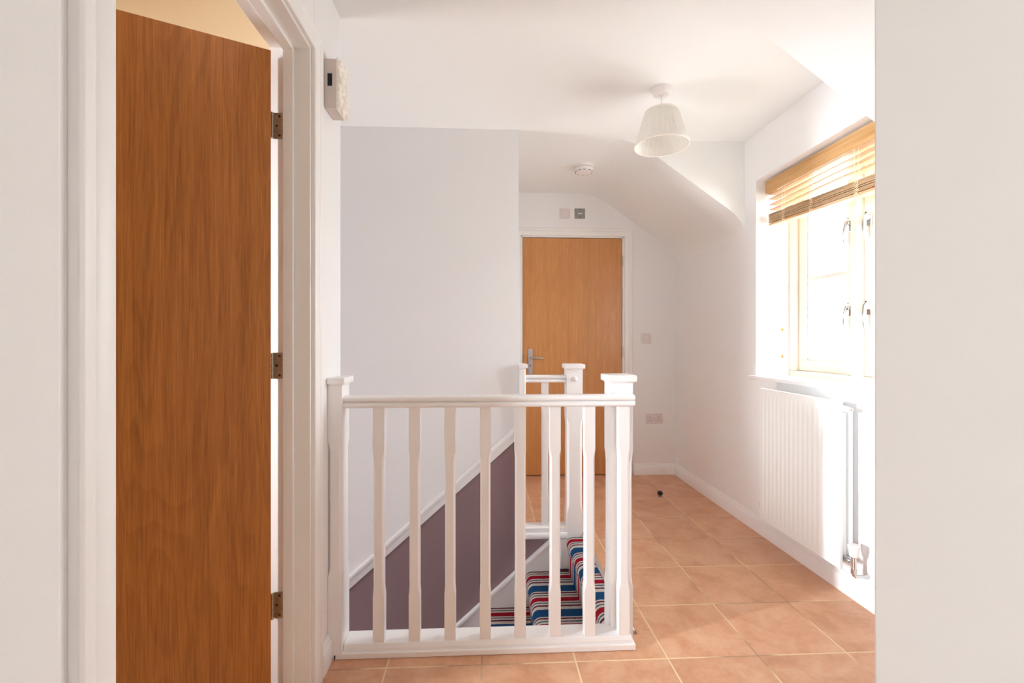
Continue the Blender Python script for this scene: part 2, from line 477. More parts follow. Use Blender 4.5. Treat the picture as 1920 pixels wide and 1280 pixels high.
# far door frame
f = MB()
f.box(DX0, DX0 + 0.012, FY - 0.002, FY + 0.1, 0, DZ); f.box(DX1 - 0.012, DX1, FY - 0.002, FY + 0.1, 0, DZ); f.box(DX0, DX1, FY - 0.002, FY + 0.1, DZ - 0.012, DZ)
struct(f.build('trim_3', M['satin'], bevel=0.0012), 'white lining of the far oak door')
f = architrave('Y', DX0 - 0.002, DX1 + 0.004, DZ + 0.001, FY, -1)
struct(f.build('trim_4', M['satin'], bevel=0.0012), 'white architrave around the far oak door')

# ------------------------------------------------------------------ near door (open)
HP = Vector((-0.681, 1.511, 0))
d1 = struct(empty('door_1', HP), 'oak veneer door standing open into the side room')
ang = -math.radians(64.6)
d1.rotation_euler.z = 0
R = Matrix.Rotation(ang, 4, 'Z')
def leaf(name, w, h, t, mat, parent, z0=0.008):
    m = MB(); m.box(0.0, t, -w - 0.004, -0.004, z0, h)
    return m.build(name, mat, bevel=0.0015), 
def child_local(mb, name, mat, parent, **k):
    o = mb.build(name, mat, **k); o.parent = parent; return o
m = MB(); m.box(0.0, 0.044, -0.766, -0.004, 0.008, 2.062)
lf = child_local(m, 'door_leaf', M['oakdark'], d1, bevel=0.0015)
for k in (lf,): k.rotation_euler.z = ang
def near_hinge(z):
    m = MB()
    # knuckle along the pivot, leaf on the lining
    zz = z - 0.042
    for i in range(5):
        m.cyl((0.001, -0.002, zz + i * 0.0168), (0.001, -0.002, zz + i * 0.0168 + 0.0158), 0.0048, 14)
    m.box(0.003, 0.034, 0.0035, 0.0062, z - 0.042, z + 0.042)
    m.box(0.002, 0.004, -0.004, 0.006, z - 0.042, z + 0.042)
    h = child_local(m, 'hinge', M['hinge'], d1, bevel=0.0004)
    s = MB()
    for dzz, dx in ((-0.031, 0.022), (0, 0.013), (0.031, 0.022)):
        s.lathe([(0.0042, 0), (0.0036, 0.0012), (0.0005, 0.0014)], (dx, 0.0036, z + dzz), (0, -1, 0), 14)
    o = child_local(s, 'screw', M['screw'], h, smooth=True)
    return h
for z in (1.846, 1.072, 0.299): near_hinge(z)
# lever handle on the free side of the door, hidden by the frame from the landing
m = MB()
pl = Matrix.Rotation(ang, 4, 'Z')
def rot_mb(m):
    bmesh.ops.transform(m.bm, matrix=pl, verts=m.bm.verts); return m
m.box(0.044, 0.050, -0.735, -0.695, 0.93, 1.10)
m.tube([(0.05, -0.715, 1.04), (0.095, -0.715, 1.04), (0.10, -0.70, 1.04), (0.10, -0.60, 1.04)], 0.009, 12)
child_local(rot_mb(m), 'door_handle', M['steel'], d1, bevel=0.001)

# ------------------------------------------------------------------ far door (closed)
d2 = struct(empty('door_2', (1.19, FY + 0.006, 0)), 'closed pale oak door at the far end of the landing')
m = MB(); m.box(0.3325, 1.1905, FY + 0.004, FY + 0.048, 0.008, 2.036)
m.build('door_leaf', M['oaklight'], d2, bevel=0.0015, origin=(0.76, FY + 0.02, 1.0))
m = MB(); m.box(0.378, 0.417, FY - 0.003, FY + 0.004, 0.862, 1.087)
hp = m.build('door_handle', M['steel'], d2, bevel=0.0015)
hp['label'] = 'brushed steel lever handle on a long plate'
m = MB()
m.lathe([(0.013, 0), (0.013, 0.008), (0.009, 0.01), (0.009, 0.035)], (0.397, FY - 0.003, 1.012), (0, -1, 0), 20)
m.tube([(0.397, FY - 0.038, 1.012), (0.402, FY - 0.047, 1.012), (0.415, FY - 0.05, 1.012), (0.45, FY - 0.05, 1.011), (0.485, FY - 0.05, 1.009), (0.505, FY - 0.046, 1.006), (0.512, FY - 0.038, 1.005)], [0.009, 0.009, 0.009, 0.008, 0.007, 0.006, 0.004], 12)
m.build('lever', M['steel'], hp, smooth=True)
m = MB(); m.cyl((0.397, FY - 0.0045, 0.948), (0.397, FY - 0.002, 0.948), 0.005, 12); m.box(0.3945, 0.3995, FY - 0.0045, FY - 0.002, 0.934, 0.948)
m.build('keyhole', M['dark'], hp)
m = MB(); m.box(0.3305, 0.3335, FY - 0.0035, FY + 0.01, 0.97, 1.04)
m.build('latch', M['black'], d2, bevel=0.0005)
for z in (1.845, 1.058, 0.26):
    m = MB()
    for i in range(4): m.cyl((1.192, FY - 0.004, z - 0.045 + i * 0.0225), (1.192, FY - 0.004, z - 0.045 + i * 0.0225 + 0.0212), 0.0065, 12)
    m.box(1.186, 1.199, FY - 0.001, FY + 0.003, z - 0.045, z + 0.045)
    m.build('hinge', M['hinge'], d2)

# ------------------------------------------------------------------ window
win = struct(empty('window_1', (1.87, 2.26, 0.94)), 'white two-casement dormer window, blown out by daylight')
FX = 1.865
MY0, MY1 = 2.192, 2.230
m = MB()
m.box(FX, FX + 0.07, WY0 + 0.001, WY1 - 0.001, WZ0 + 0.02, 0.975); m.box(FX, FX + 0.07, WY0 + 0.001, WY1 - 0.001, 2.09, WZ1 - 0.001)
m.box(FX, FX + 0.07, WY0 + 0.001, 1.842, 0.975, 2.09); m.box(FX, FX + 0.07, 2.665, WY1 - 0.001, 0.975, 2.09)
m.box(FX - 0.015, FX + 0.07, MY0, MY1, 0.975, 2.09)
m.build('window_frame', M['upvc'], win, bevel=0.002)
# small quarter bead where the frame meets the reveal
def wcase(y0, y1, hy, side):
    m = MB(); cx0, cx1 = FX + 0.022, FX + 0.062; w = 0.062
    z0, z1 = 0.977, 2.088
    m.box(cx0, cx1, y0, y1, z0, z0 + w); m.box(cx0, cx1, y0, y1, z1 - w, z1)
    m.box(cx0, cx1, y0, y0 + w, z0 + w, z1 - w); m.box(cx0, cx1, y1 - w, y1, z0 + w, z1 - w)
    # sloped glazing beads
    for (a, b) in ((y0 + w, y0 + w + 0.010), (y1 - w - 0.010, y1 - w)): m.box(cx0 + 0.008, cx0 + 0.026, a, b, z0 + w, z1 - w)
    m.box(cx0 + 0.008, cx0 + 0.026, y0 + w, y1 - w, z0 + w, z0 + w + 0.010)
    m.box(cx0 + 0.008, cx0 + 0.026, y0 + w, y1 - w, z1 - w - 0.010, z1 - w)
    c = m.build('casement', M['upvc'], win, bevel=0.002)
    m = MB(); m.box(cx0 + 0.006, cx0 + 0.030, y0 + w, y1 - w, 1.500, 1.522)
    m.build('glazing_bar', M['upvc'], c, bevel=0.003)
    m = MB(); m.box(cx0 + 0.028, cx0 + 0.032, y0 + w, y1 - w, z0 + w, z1 - w)
    m.build('glass_pane', M['glass'], c)
    for z in (1.735, 1.300):
        m = MB()
        m.box(cx0 - 0.012, cx0, hy - 0.012, hy + 0.012, z - 0.02, z + 0.035)
        m.lathe([(0.011, 0), (0.011, 0.014), (0.008, 0.02)], (cx0 - 0.010, hy, z + 0.02), (-1, 0, 0), 16)
        m.tube([(cx0 - 0.026, hy, z + 0.045), (cx0 - 0.034, hy, z + 0.03), (cx0 - 0.040, hy + side * 0.002, z), (cx0 - 0.044, hy + side * 0.004, z - 0.03), (cx0 - 0.043, hy + side * 0.006, z - 0.06), (cx0 - 0.038, hy + side * 0.008, z - 0.09)],
               [0.004, 0.0075, 0.0075, 0.006, 0.0048, 0.0025], 12)
        m.box(cx0 - 0.03, cx0 - 0.008, hy - 0.007, hy + 0.007, z + 0.008, z + 0.032)
        h = m.build('window_handle', M['chrome'], c, bevel=0.0012)
        h['label'] = 'curved chrome casement handle'
wcase(MY1 + 0.002, 2.663, 2.262, 1)
wcase(1.844, MY0 - 0.002, 2.150, -1)
# sill board with rounded nose and horns
m = MB()
m.prism([(RW - 0.03, 1.76), (RW - 0.0005, 1.76), (RW - 0.0005, WY0 + 0.0005), (RW + 0.205, WY0 + 0.0005), (RW + 0.205, WY1 - 0.0005), (RW - 0.0005, WY1 - 0.0005), (RW - 0.0005, 2.766), (RW - 0.03, 2.766)], 'Z', WZ0, WZ0 + 0.022)
struct(m.build('window_sill', M['gloss'], bevel=0.006, segs=3), 'white gloss window board above the radiator')

# ------------------------------------------------------------------ blind
bl = tag(empty('venetian_blind', (1.74, 2.25, 2.11)), 'honey wooden venetian blind drawn up unevenly at the top of the window', 'window blind')
BY0, BY1 = 1.815, 2.700
m = MB(); m.box(1.706, 1.716, BY0 - 0.004, BY1 + 0.002, 2.042, 2.116)
m.box(1.716, 1.776, BY1 - 0.008, BY1 + 0.002, 2.042, 2.116)
m.build('valance', M['blindwood'], bl, bevel=0.002)
m = MB(); m.box(1.720, 1.772, BY0, BY1 - 0.01, 2.075, 2.125)
m.build('head_rail', M['upvc'], bl, bevel=0.001)
def slat(zf, zn, tilt, sag=0.0, dx=0.0):
    """wooden slat, far-end height zf, near-end height zn, tilt in radians"""
    m = MB(); n = 10; rs = []
    for i in range(n + 1):
        y = BY0 + 0.008 + (BY1 - BY0 - 0.016) * i / n
        t = i / n
        z = zn + (zf - zn) * t - sag * 4 * t * (1 - t)
        c, s_ = math.cos(tilt), math.sin(tilt)
        pr = [(-0.025, -0.0012), (0.025, -0.0012), (0.025, 0.0016), (0.0, 0.0024), (-0.025, 0.0016)]
        rs.append([(1.744 + dx + a * c - b * s_, y, z + a * s_ + b * c) for a, b in pr])
    m.rings(rs)
    return m.build('slat', M['slatwood'], bl, smooth=True)
slat(2.036, 2.040, -0.10)
slat(2.006, 2.010, -0.08, 0.003)
slat(1.972, 1.976, -0.06, 0.003)
slat(1.942, 1.936, -0.08, 0.002)
for i in range(12):
    slat(1.915 - i * 0.0045, 1.882 - i * 0.0045, random.uniform(-0.03, 0.03) - 0.02, 0.0, random.uniform(-0.003, 0.003))
m = MB(); m.sweep([(-0.026, 0), (0.026, 0), (0.026, 0.014), (-0.026, 0.014)], (1.744, BY0 + 0.008, 1.812), (1.744, BY1 - 0.008, 1.847), (1, 0, 0), (0, 0, 1))
m.build('bottom_rail', M['slatwood'], bl, bevel=0.003)
for y in (2.55, 2.33, 2.035):
    t = (y - BY0) / (BY1 - BY0); zb = 1.812 + 0.035 * t; zt = zb + 0.072
    m = MB()
    for sx_, dy in ((1.7165, -0.012), (1.7165, 0.012), (1.7715, -0.012), (1.7715, 0.012)):
        pts = [(sx_, y + dy, 2.08), (sx_, y + dy, zt)]
        for k in range(13):
            pts.append((sx_ - 0.003 * math.copysign(1, 1.744 - sx_) * abs(math.sin(k * 1.3)), y + dy * math.cos(k * 1.1) + 0.005 * math.sin(k * 2.1), zt - (zt - zb) * k / 12))
        m.tube(pts, 0.0011, 6)
    for k in range(7):
        z = zb + 0.010 + k * 0.0095
        m.tube([(1.7155 - 0.002 * (k % 2), y - 0.014, z), (1.7135, y - 0.004, z - 0.006), (1.7135, y + 0.006, z + 0.002), (1.7155, y + 0.014, z - 0.003)], 0.0012, 6)
    m.build('ladder_cord', M['cord'], bl, smooth=True)

for z, lab in ((1.222, 'upper of two tiny brass screws in the white window reveal'), (1.059, 'lower of two tiny brass screws in the white window reveal')):
    m = MB()
    m.lathe([(0.0062, 0), (0.0062, 0.002), (0.003, 0.004), (0.003, 0.010), (0.0052, 0.012), (0.003, 0.015)], (1.823, WY1, z), (0, -1, 0), 14)
    m.box(1.820, 1.826, WY1 - 0.012, WY1 - 0.004, z - 0.010, z + 0.010)
    tag(m.build('screw', M['brass'], smooth=True, origin=(1.823, WY1, z)), lab, 'screw', 'brass screws in the window reveal')

# ------------------------------------------------------------------ radiator
ra = tag(empty('radiator', (1.60, 2.23, 0.15)), 'white fluted double panel radiator below the window', 'radiator')
RY0, RY1, RZ0, RZ1 = 1.942, 2.530, 0.150, 0.884
def panel(xf, y0, y1, z0, z1, sgn=-1, name='front_panel'):
    m = MB(); th = 0.012; nf = 17
    ys = [y0]; amp = []
    pitch = (y1 - y0 - 0.02) / nf
    prof = [(y0, 0), (y0 + 0.012, 0)]
    for i in range(nf):
        a = y0 + 0.010 + i * pitch
        for u, h in ((0.12, 0.0), (0.28, 0.0022), (0.72, 0.0022), (0.88, 0.0)):
            prof.append((a + u * pitch, h))
    prof += [(y1 - 0.004, 0), (y1, 0)]
    def row(z, k): return [(xf + sgn * h * k, y, z) for y, h in prof]
    rows = [row(z0, 0), row(z0 + 0.038, 0), row(z0 + 0.050, 1), row(z1 - 0.050, 1), row(z1 - 0.038, 0), row(z1, 0)]
    back = [[(xf - sgn * th, y, z) for (x, y, z) in row(zz, 0)] for zz in (z0, z1)]
    V = [[m.bm.verts.new(v) for v in r] for r in rows]
    B = [[m.bm.verts.new(v) for v in r] for r in back]
    n = len(prof)
    for a, b in zip(V, V[1:]):
        for i in range(n - 1): m.bm.faces.new([a[i], a[i + 1], b[i + 1], b[i]])
    for i in range(n - 1):
        m.bm.faces.new([B[0][i], B[0][i + 1], B[1][i + 1], B[1][i]])
        m.bm.faces.new([V[0][i], V[0][i + 1], B[0][i + 1], B[0][i]])
        m.bm.faces.new([V[-1][i], V[-1][i + 1], B[1][i + 1], B[1][i]])
    m.bm.faces.new([v[0] for v in V] + [B[1][0], B[0][0]])
    m.bm.faces.new([v[-1] for v in V] + [B[1][-1], B[0][-1]])
    return m.build(name, M['rad'], ra, smooth=True)
panel(1.5635, RY0, RY1, RZ0, RZ1)
panel(1.6120, RY0 + 0.004, RY1 - 0.004, RZ0 + 0.03, RZ1 - 0.03, -1, 'rear_panel')
m = MB()
m.box(1.577, 1.600, RY0 + 0.012, RY1 - 0.012, RZ0 + 0.05, RZ1 - 0.05)
for i in range(28):
    y = RY0 + 0.03 + i * 0.0195
    m.box(1.576, 1.611, y, y + 0.0015, RZ0 + 0.05, RZ1 - 0.05)
m.build('convector_fins', M['rad'], ra)
m = MB(); m.box(1.559, 1.578, RY0 - 0.0, RY1, RZ1 - 0.001, RZ1 + 0.003)
m.build('top_seam', M['rad'], ra, bevel=0.001)
# brackets to wall
for y in (2.08, 2.40):
    m = MB(); m.box(1.622, RW - 0.0005, y - 0.02, y + 0.02, 0.25, 0.80)
    m.build('wall_bracket', M['rad'], ra, bevel=0.002)
m = MB(); m.cyl((1.593, RY0 - 0.004, 0.852), (1.593, RY0 + 0.03, 0.852), 0.014, 20); m.cyl((1.593, RY0 - 0.026, 0.852), (1.593, RY0 - 0.004, 0.852), 0.0115, 6)
bv = m.build('bleed_valve', M['rad'], ra, bevel=0.001)
m = MB(); m.cyl((1.593, RY0 - 0.0275, 0.852), (1.593, RY0 - 0.0255, 0.852), 0.004, 12)
m.build('valve_key', M['brass'], bv)
# thermostatic valve, near bottom corner
m = MB()
m.cyl((1.593, RY0 + 0.02, 0.196), (1.593, RY0 - 0.008, 0.196), 0.013, 18)
m.cyl((1.593, RY0 - 0.008, 0.196), (1.593, RY0 - 0.022, 0.196), 0.012, 6)
m.cyl((1.593, RY0 - 0.020, 0.196), (1.593, RY0 - 0.046, 0.196), 0.0075, 14)
m.cyl((1.593, RY0 - 0.040, 0.168), (1.593, RY0 - 0.040, 0.226), 0.0095, 16)
m.cyl((1.593, RY0 - 0.040, 0.150), (1.593, RY0 - 0.040, 0.168), 0.0125, 6)
m.tube([(1.593, RY0 - 0.040, 0.152), (1.593, RY0 - 0.040, 0.143), (1.600, RY0 - 0.040, 0.137), (1.62, RY0 - 0.040, 0.136), (RW - 0.0005, RY0 - 0.040, 0.136)], 0.0072, 14)
rv = m.build('radiator_valve', M['chrome'], ra, smooth=True)
m = MB(); prof = []
m.lathe([(0.012, 0), (0.015, 0.002), (0.0165, 0.010), (0.0225, 0.040), (0.0225, 0.050), (0.020, 0.053), (0.001, 0.054)], (1.593, RY0 - 0.040, 0.222), (0, 0, 1), 28)
m.build('thermostat_head', M['plastic'], rv, smooth=True)
m = MB()
m.cyl((1.593, RY1 - 0.02, 0.190), (1.593, RY1 + 0.03, 0.190), 0.008, 14)
m.tube([(1.593, RY1 + 0.030, 0.215), (1.593, RY1 + 0.030, 0.160), (1.597, RY1 + 0.030, 0.145), (1.615, RY1 + 0.030, 0.137), (RW - 0.0005, RY1 + 0.030, 0.136)], 0.0070, 12)
m.cyl((1.593, RY1 + 0.03, 0.205), (1.593, RY1 + 0.03, 0.225), 0.0105, 14)
m.build('lockshield_valve', M['copper'], ra, smooth=True)

# ------------------------------------------------------------------ balustrades
def chamfer_post(mb, cx, cy_, w, d, z0, z1, c0, c1, ch, taper=0.03):
    """square post with stopped chamfers between c0 and c1"""
    hw, hd = w / 2, d / 2
    def ring(z, c, k=0.0):
        a, b = hw - k, hd - k; c = max(c, 0.0004)
        return [(cx + x, cy_ + y, z) for x, y in ((-a + c, -b), (a - c, -b), (a, -b + c), (a, b - c), (a - c, b), (-a + c, b), (-a, b - c), (-a, -b + c))]
    mb.rings([ring(z0, 0), ring(c0, 0), ring(c0 + taper * 0.5, ch * 0.75, 0.0008), ring(c0 + taper, ch, 0.0015), ring(c1 - taper, ch, 0.0015), ring(c1 - taper * 0.5, ch * 0.75, 0.0008), ring(c1, 0), ring(z1, 0)])
def rail_profile(w=0.060, h=0.045):
    """(across, up): domed top, grooved sides"""
    pts = []
    def arc(cx, cz, rx, rz, a0, a1, n):
        for i in range(n + 1):
            a = math.radians(a0 + (a1 - a0) * i / n); pts.append((cx + rx * math.cos(a), cz + rz * math.sin(a)))
    hw = w / 2
    pts.append((hw - 0.010, 0)); arc(hw - 0.009, 0.010, 0.009, 0.010, -60, 70, 5)
    pts.append((hw - 0.012, h * 0.47)); pts.append((hw - 0.012, h * 0.52))
    arc(hw - 0.010, h * 0.70, 0.010, 0.010, -50, 60, 5)
    pts.append((hw * 0.4, h - 0.0015)); pts.append((0, h)); 
    left = [(-a, b) for a, b in reversed(pts) if a > 0]
    return pts + left
def balustrade(x0, x1, yc, base_y0, base_y1, base_x0, base_x1, bal_x, yb, flip=False):
    pass

# --- near balustrade
nb = tag(empty('balustrade', (0.0, 1.72, 0.0)), 'long white balustrade with eight spindles at the front of the stairwell', 'balustrade')
m = MB(); m.sweep(rail_profile(), (-0.516, 1.717, 0.907), (0.566, 1.717, 0.907), (0, 1, 0), (0, 0, 1))
m.build('handrail', M['gloss'], nb, bevel=0.0015)
m = MB()
bp = [(1.683, 0.001), (1.683, 0.019), (1.6855, 0.0225), (1.775, 0.0225), (1.775, 0.001)]
m.prism(bp, 'X', LW + 0.02, 0.5655)
bp = [(1.6925, 0.0225), (1.6925, 0.032), (1.6955, 0.036), (1.697, 0.043), (1.700, 0.0465), (1.775, 0.048), (1.775, 0.0225)]
m.prism(bp, 'X', LW + 0.052, 0.5545)
m.build('base_rail', M['gloss'], nb, bevel=0.0015)
for k in range(8):
    x = -0.3855 + 0.1305 * k
    m = MB(); chamfer_post(m, x, 1.7195, 0.041, 0.037, 0.046, 0.912, 0.215, 0.745, 0.0065, 0.035)
    m.build('baluster', M['gloss'], nb, bevel=0.0012)
def newel_cap(x0, x1, y0, y1, z0, z1, parent, over=0.013):
    m = MB(); m.box(x0 - over, x1 + over, y0 - over, y1 + over, z0 + 0.006, z1)
    m.box(x0 - 0.004, x1 + 0.004, y0 - 0.004, y1 + 0.004, z0, z0 + 0.008)
    return m.build('newel_cap', M['gloss'], parent, bevel=0.0105, segs=4)
# left half newel against the wall
m = MB(); chamfer_post(m, (LW + 0.0005 - 0.511) / 2, 1.727, -0.511 - LW - 0.001, 0.092, 0.019, 0.995, 0.30, 0.79, 0.010, 0.04)
m.box(LW + 0.0005, -0.535, 1.683, 1.775, 0.001, 0.0175)
nw = m.build('newel_post', M['gloss'], nb, bevel=0.0015)
m = MB(); m.box(LW + 0.0005, -0.498, 1.668, 1.786, 0.996, 1.020); m.box(LW + 0.0005, -0.507, 1.677, 1.777, 0.990, 0.998)
m.build('newel_cap', M['gloss'], nw, bevel=0.0095, segs=4)
# right newel
m = MB(); chamfer_post(m, 0.533, 1.795, 0.088, 0.090, -0.20, 0.990, 0.20, 0.72, 0.012, 0.045)
nw = m.build('newel_post', M['gloss'], nb, bevel=0.0015)
newel_cap(0.489, 0.577, 1.750, 1.840, 0.988, 1.020, nw)

# --- far balustrade
fb = tag(empty('balustrade', (0.37, 2.74, 0.0)), 'short white balustrade with one spindle at the back of the stairwell', 'balustrade')
m = MB(); m.sweep(rail_profile(), (0.248, 2.742, 0.905), (0.492, 2.742, 0.905), (0, 1, 0), (0, 0, 1))
m.build('handrail', M['gloss'], fb, bevel=0.0015)
m = MB()
m.prism([(2.708, -0.022), (2.700, -0.018), (2.692, -0.010), (2.690, 0.004), (2.694, 0.014), (2.704, 0.018), (2.706, 0.044), (2.712, 0.048), (2.785, 0.050), (2.785, 0.001), (2.744, 0.001), (2.744, -0.022)], 'X', WX1 + 0.001, 0.494)
m.build('base_rail', M['gloss'], fb, bevel=0.0012)
m = MB(); chamfer_post(m, 0.367, 2.745, 0.041, 0.037, 0.048, 0.91, 0.215, 0.745, 0.0065, 0.035)
m.build('baluster', M['gloss'], fb, bevel=0.0012)
m = MB(); m.box(WX1 + 0.001, 0.2475, 2.700, 2.790, 0.0495, 0.988)
nw = m.build('newel_post', M['gloss'], fb, bevel=0.006)
m = MB(); m.box(WX1 + 0.001, 0.259, 2.688, 2.802, 0.993, 1.016); m.box(WX1 + 0.001, 0.251, 2.697, 2.793, 0.986, 0.995)
m.build('newel_cap', M['gloss'], nw, bevel=0.0095, segs=4)
m = MB(); chamfer_post(m, 0.540, 2.745, 0.094, 0.090, -0.20, 0.985, 0.13, 0.70, 0.013, 0.06)
nw = m.build('newel_post', M['gloss'], fb, bevel=0.0015)
newel_cap(0.493, 0.587, 2.700, 2.790, 0.983, 1.015, nw)
m = MB(); m.lathe([(0.0145, 0), (0.0145, 0.003), (0.012, 0.008), (0.007, 0.011), (0.0003, 0.012)], (0.541, 2.700, 0.927), (0, -1, 0), 20)
m.build('bolt_cover', M['plastic'], nw, smooth=True)
m = MB(); m.box(0.455, 0.4925, 2.704, SY - 0.001, -0.20, -0.023)
m.build('newel_block', M['gloss'], fb, bevel=0.001)

# ------------------------------------------------------------------ staircase
st = tag(empty('staircase', (0.48, 2.2, 0.0)), 'stairs in red, white and blue striped carpet descending left between white strings', 'stairs')
CY0, CY1 = 1.802, 2.690
GO, RI = 0.235, 0.207
def step(k):
    xn = 0.480 - GO * k; z = 0.004 - RI * k
    r = 0.034
    back = xn + GO + 0.02 if k else 0.576
    zb = z - RI - 0.012
    pts = [(back, z - 0.0), (xn + r, z)]
    for i in range(1, 9):
        a = math.radians(90 + 22.5 * i); pts.append((xn + r + r * math.cos(a), z - r + r * math.sin(a)))
    pts += [(xn + 0.014, z - 2 * r - 0.012), (xn + 0.019, z - 0.10), (xn + 0.020, zb), (back, zb)]
    m = MB()
    y1 = 2.668 if k == 0 else CY1
    y0 = 1.845 if k == 0 else CY0
    m.prism(pts, 'Y', y0, y1)
    return m.build('step', M['carpet'], st, bevel=0.002)
for k in range(13): step(k)
m = MB(); m.box(0.577, 0.604, 1.845, 2.695, -0.010, 0.006)
m.build('nosing_strip', M['trimstrip'], st, bevel=0.003)
sz = lambda x: -0.053 + (x - 0.375) * 0.881
xb = -2.52
for (ya, yb_) in ((2.716, SY - 0.001), (1.778, 1.800)):
    xt = 0.454 if ya > 2 else 0.487
    m = MB()
    top = [(xb, sz(xb)), (0.398, sz(0.398)), (xt, sz(0.398))]
    m.prism(top + [(xt, -0.50), (xt - 0.2, -0.66), (xb + 0.05, -2.60), (xb, -2.60)], 'Y', ya, yb_)
    if ya > 2:
        d = Vector((1, 0, 0.881)).normalized(); up = Vector((-d.z, 0, d.x))
        m.sweep([(-0.012, -0.012), (0.0, -0.012), (0.0, 0.002), (-0.012, 0.002)], (xb, ya, sz(xb)), (0.398, ya, sz(0.398)), (0, 1, 0), up)
    m.build('stair_string', M['gloss'], st, bevel=0.0015)
m = MB(); m.box(0.579, 0.603, 1.802, 1.844, -0.21, 0.0); m.build('landing_infill', M['gloss'], st)

# sloping rail moulding on the stair wall
d = Vector((1, 0, 0.8825)).normalized(); up = Vector((-d.z, 0, d.x))
prof = [(0, -0.031), (0.010, -0.031), (0.012, -0.020), (0.012, -0.004), (0.018, 0.002), (0.024, 0.010), (0.026, 0.018), (0.024, 0.026), (0.018, 0.031), (0, 0.031)]
m = MB(); xa = XL + 0.1
m.sweep(prof, (xa, SY, dz(xa)), (WX1 - 0.003, SY, dz(WX1 - 0.003)), (0, -1, 0), up)
struct(m.build('trim_5', M['gloss'], bevel=0.0015), 'white sloping moulding between the white and mauve paint')

# ------------------------------------------------------------------ pendant lamp
LX, LY = 0.892, 2.265
pl_ = tag(empty('pendant_lamp', (LX, LY, CZ)), 'cream pleated cone lampshade hanging from a white ceiling rose', 'ceiling lamp')
m = MB(); m.lathe([(0.047, 0), (0.048, -0.004), (0.0475, -0.010), (0.041, -0.028), (0.036, -0.033), (0.010, -0.034), (0.007, -0.040), (0.003, -0.042)], (LX, LY, CZ), (0, 0, 1), 40)
m.build('ceiling_rose', M['plastic'], pl_, smooth=True)
m = MB(); m.cyl((LX, LY, 2.27), (LX, LY, CZ - 0.035), 0.003, 12)
m.build('lamp_cord', M['plastic'], pl_, smooth=True)
m = MB(); m.lathe([(0.006, 0.05), (0.014, 0.045), (0.016, 0.02), (0.019, 0.018), (0.019, 0.006), (0.014, 0.004), (0.014, -0.03), (0.002, -0.03)], (LX, LY, 2.235), (0, 0, 1), 24)
m.build('lamp_holder', M['plastic'], pl_, smooth=True)
m = MB(); NP = 180; zb_, zt_, rb, rt = 2.131, 2.302, 0.131, 0.081
rs = []
for j in range(9):
    t = j / 8
    r0 = rb + (rt - rb) * t; amp = 0.0013 if 0 < j < 8 else 0.0003
    rs.append([(LX + (r0 + amp * math.cos(60 * 2 * PI * i / NP) + amp * 0.7 * math.sin(7 * 2 * PI * i / NP)) * math.cos(2 * PI * i / NP), LY + (r0 + amp * math.cos(60 * 2 * PI * i / NP) + amp * 0.7 * math.sin(7 * 2 * PI * i / NP)) * math.sin(2 * PI * i / NP), zb_ + (zt_ - zb_) * t) for i in range(NP)])
rs_in = [[(LX + (x - LX) * 0.988, LY + (y - LY) * 0.988, z) for x, y, z in r] for r in reversed(rs)]
m.rings(rs + rs_in + [rs[0]], close=False)
bmesh.ops.remove_doubles(m.bm, verts=m.bm.verts, dist=1e-6)
shd = m.build('lamp_shade', M['shade'], pl_, smooth=True)
for z, r in ((zb_ + 0.003, rb), (zt_ - 0.003, rt)):
    m = MB()
    m.lathe([(r - 0.0015, -0.0045), (r + 0.0022, -0.0045), (r + 0.0026, 0.0), (r + 0.0022, 0.0045), (r - 0.0015, 0.0045), (r - 0.0015, -0.0045)], (LX, LY, z), (0, 0, 1), 96, close=False)
    m.build('shade_trim', M['ivory'], shd, smooth=True)
m = MB()
for k in range(3):
    a = 2 * PI * k / 3 + 0.3
    m.tube([(LX + 0.018 * math.cos(a), LY + 0.018 * math.sin(a), 2.245), (LX + 0.05 * math.cos(a), LY + 0.05 * math.sin(a), 2.27), (LX + 0.078 * math.cos(a), LY + 0.078 * math.sin(a), 2.299)], 0.0014, 8)
m.build('shade_carrier', M['plastic'], shd, smooth=True)

# ------------------------------------------------------------------ smoke alarm
m0 = tag(empty('smoke_alarm', (0.722, 3.285, CZ)), 'round white smoke alarm on the ceiling near the far door', 'smoke alarm')
m = MB(); m.lathe([(0.070, 0), (0.071, -0.004), (0.069, -0.018), (0.066, -0.020)], (0.722, 3.285, CZ), (0, 0, 1), 40)
m.build('base_plate', M['plastic'], m0, smooth=True)
m = MB(); m.lathe([(0.060, -0.020), (0.060, -0.023)], (0.722, 3.285, CZ), (0, 0, 1), 40)
m.build('vent_ring', M['dark'], m0, smooth=True)
m = MB(); m.lathe([(0.066, -0.0225), (0.067, -0.030), (0.063, -0.043), (0.054, -0.050), (0.03, -0.053), (0.001, -0.054)], (0.722, 3.285, CZ), (0, 0, 1), 40)
m.build('cover', M['plastic'], m0, smooth=True)
m = MB()
for k in range(10):
    a = 2 * PI * k / 10 + 0.2
    c = Vector((0.722 + 0.0595 * math.cos(a), 3.285 + 0.0595 * math.sin(a), CZ - 0.046)); tn = Vector((-math.sin(a), math.cos(a), 0))
    m.tube([c - tn * 0.009, c + tn * 0.009], 0.0035, 8)
m.build('vent_slots', M['grey'], m0, smooth=True)

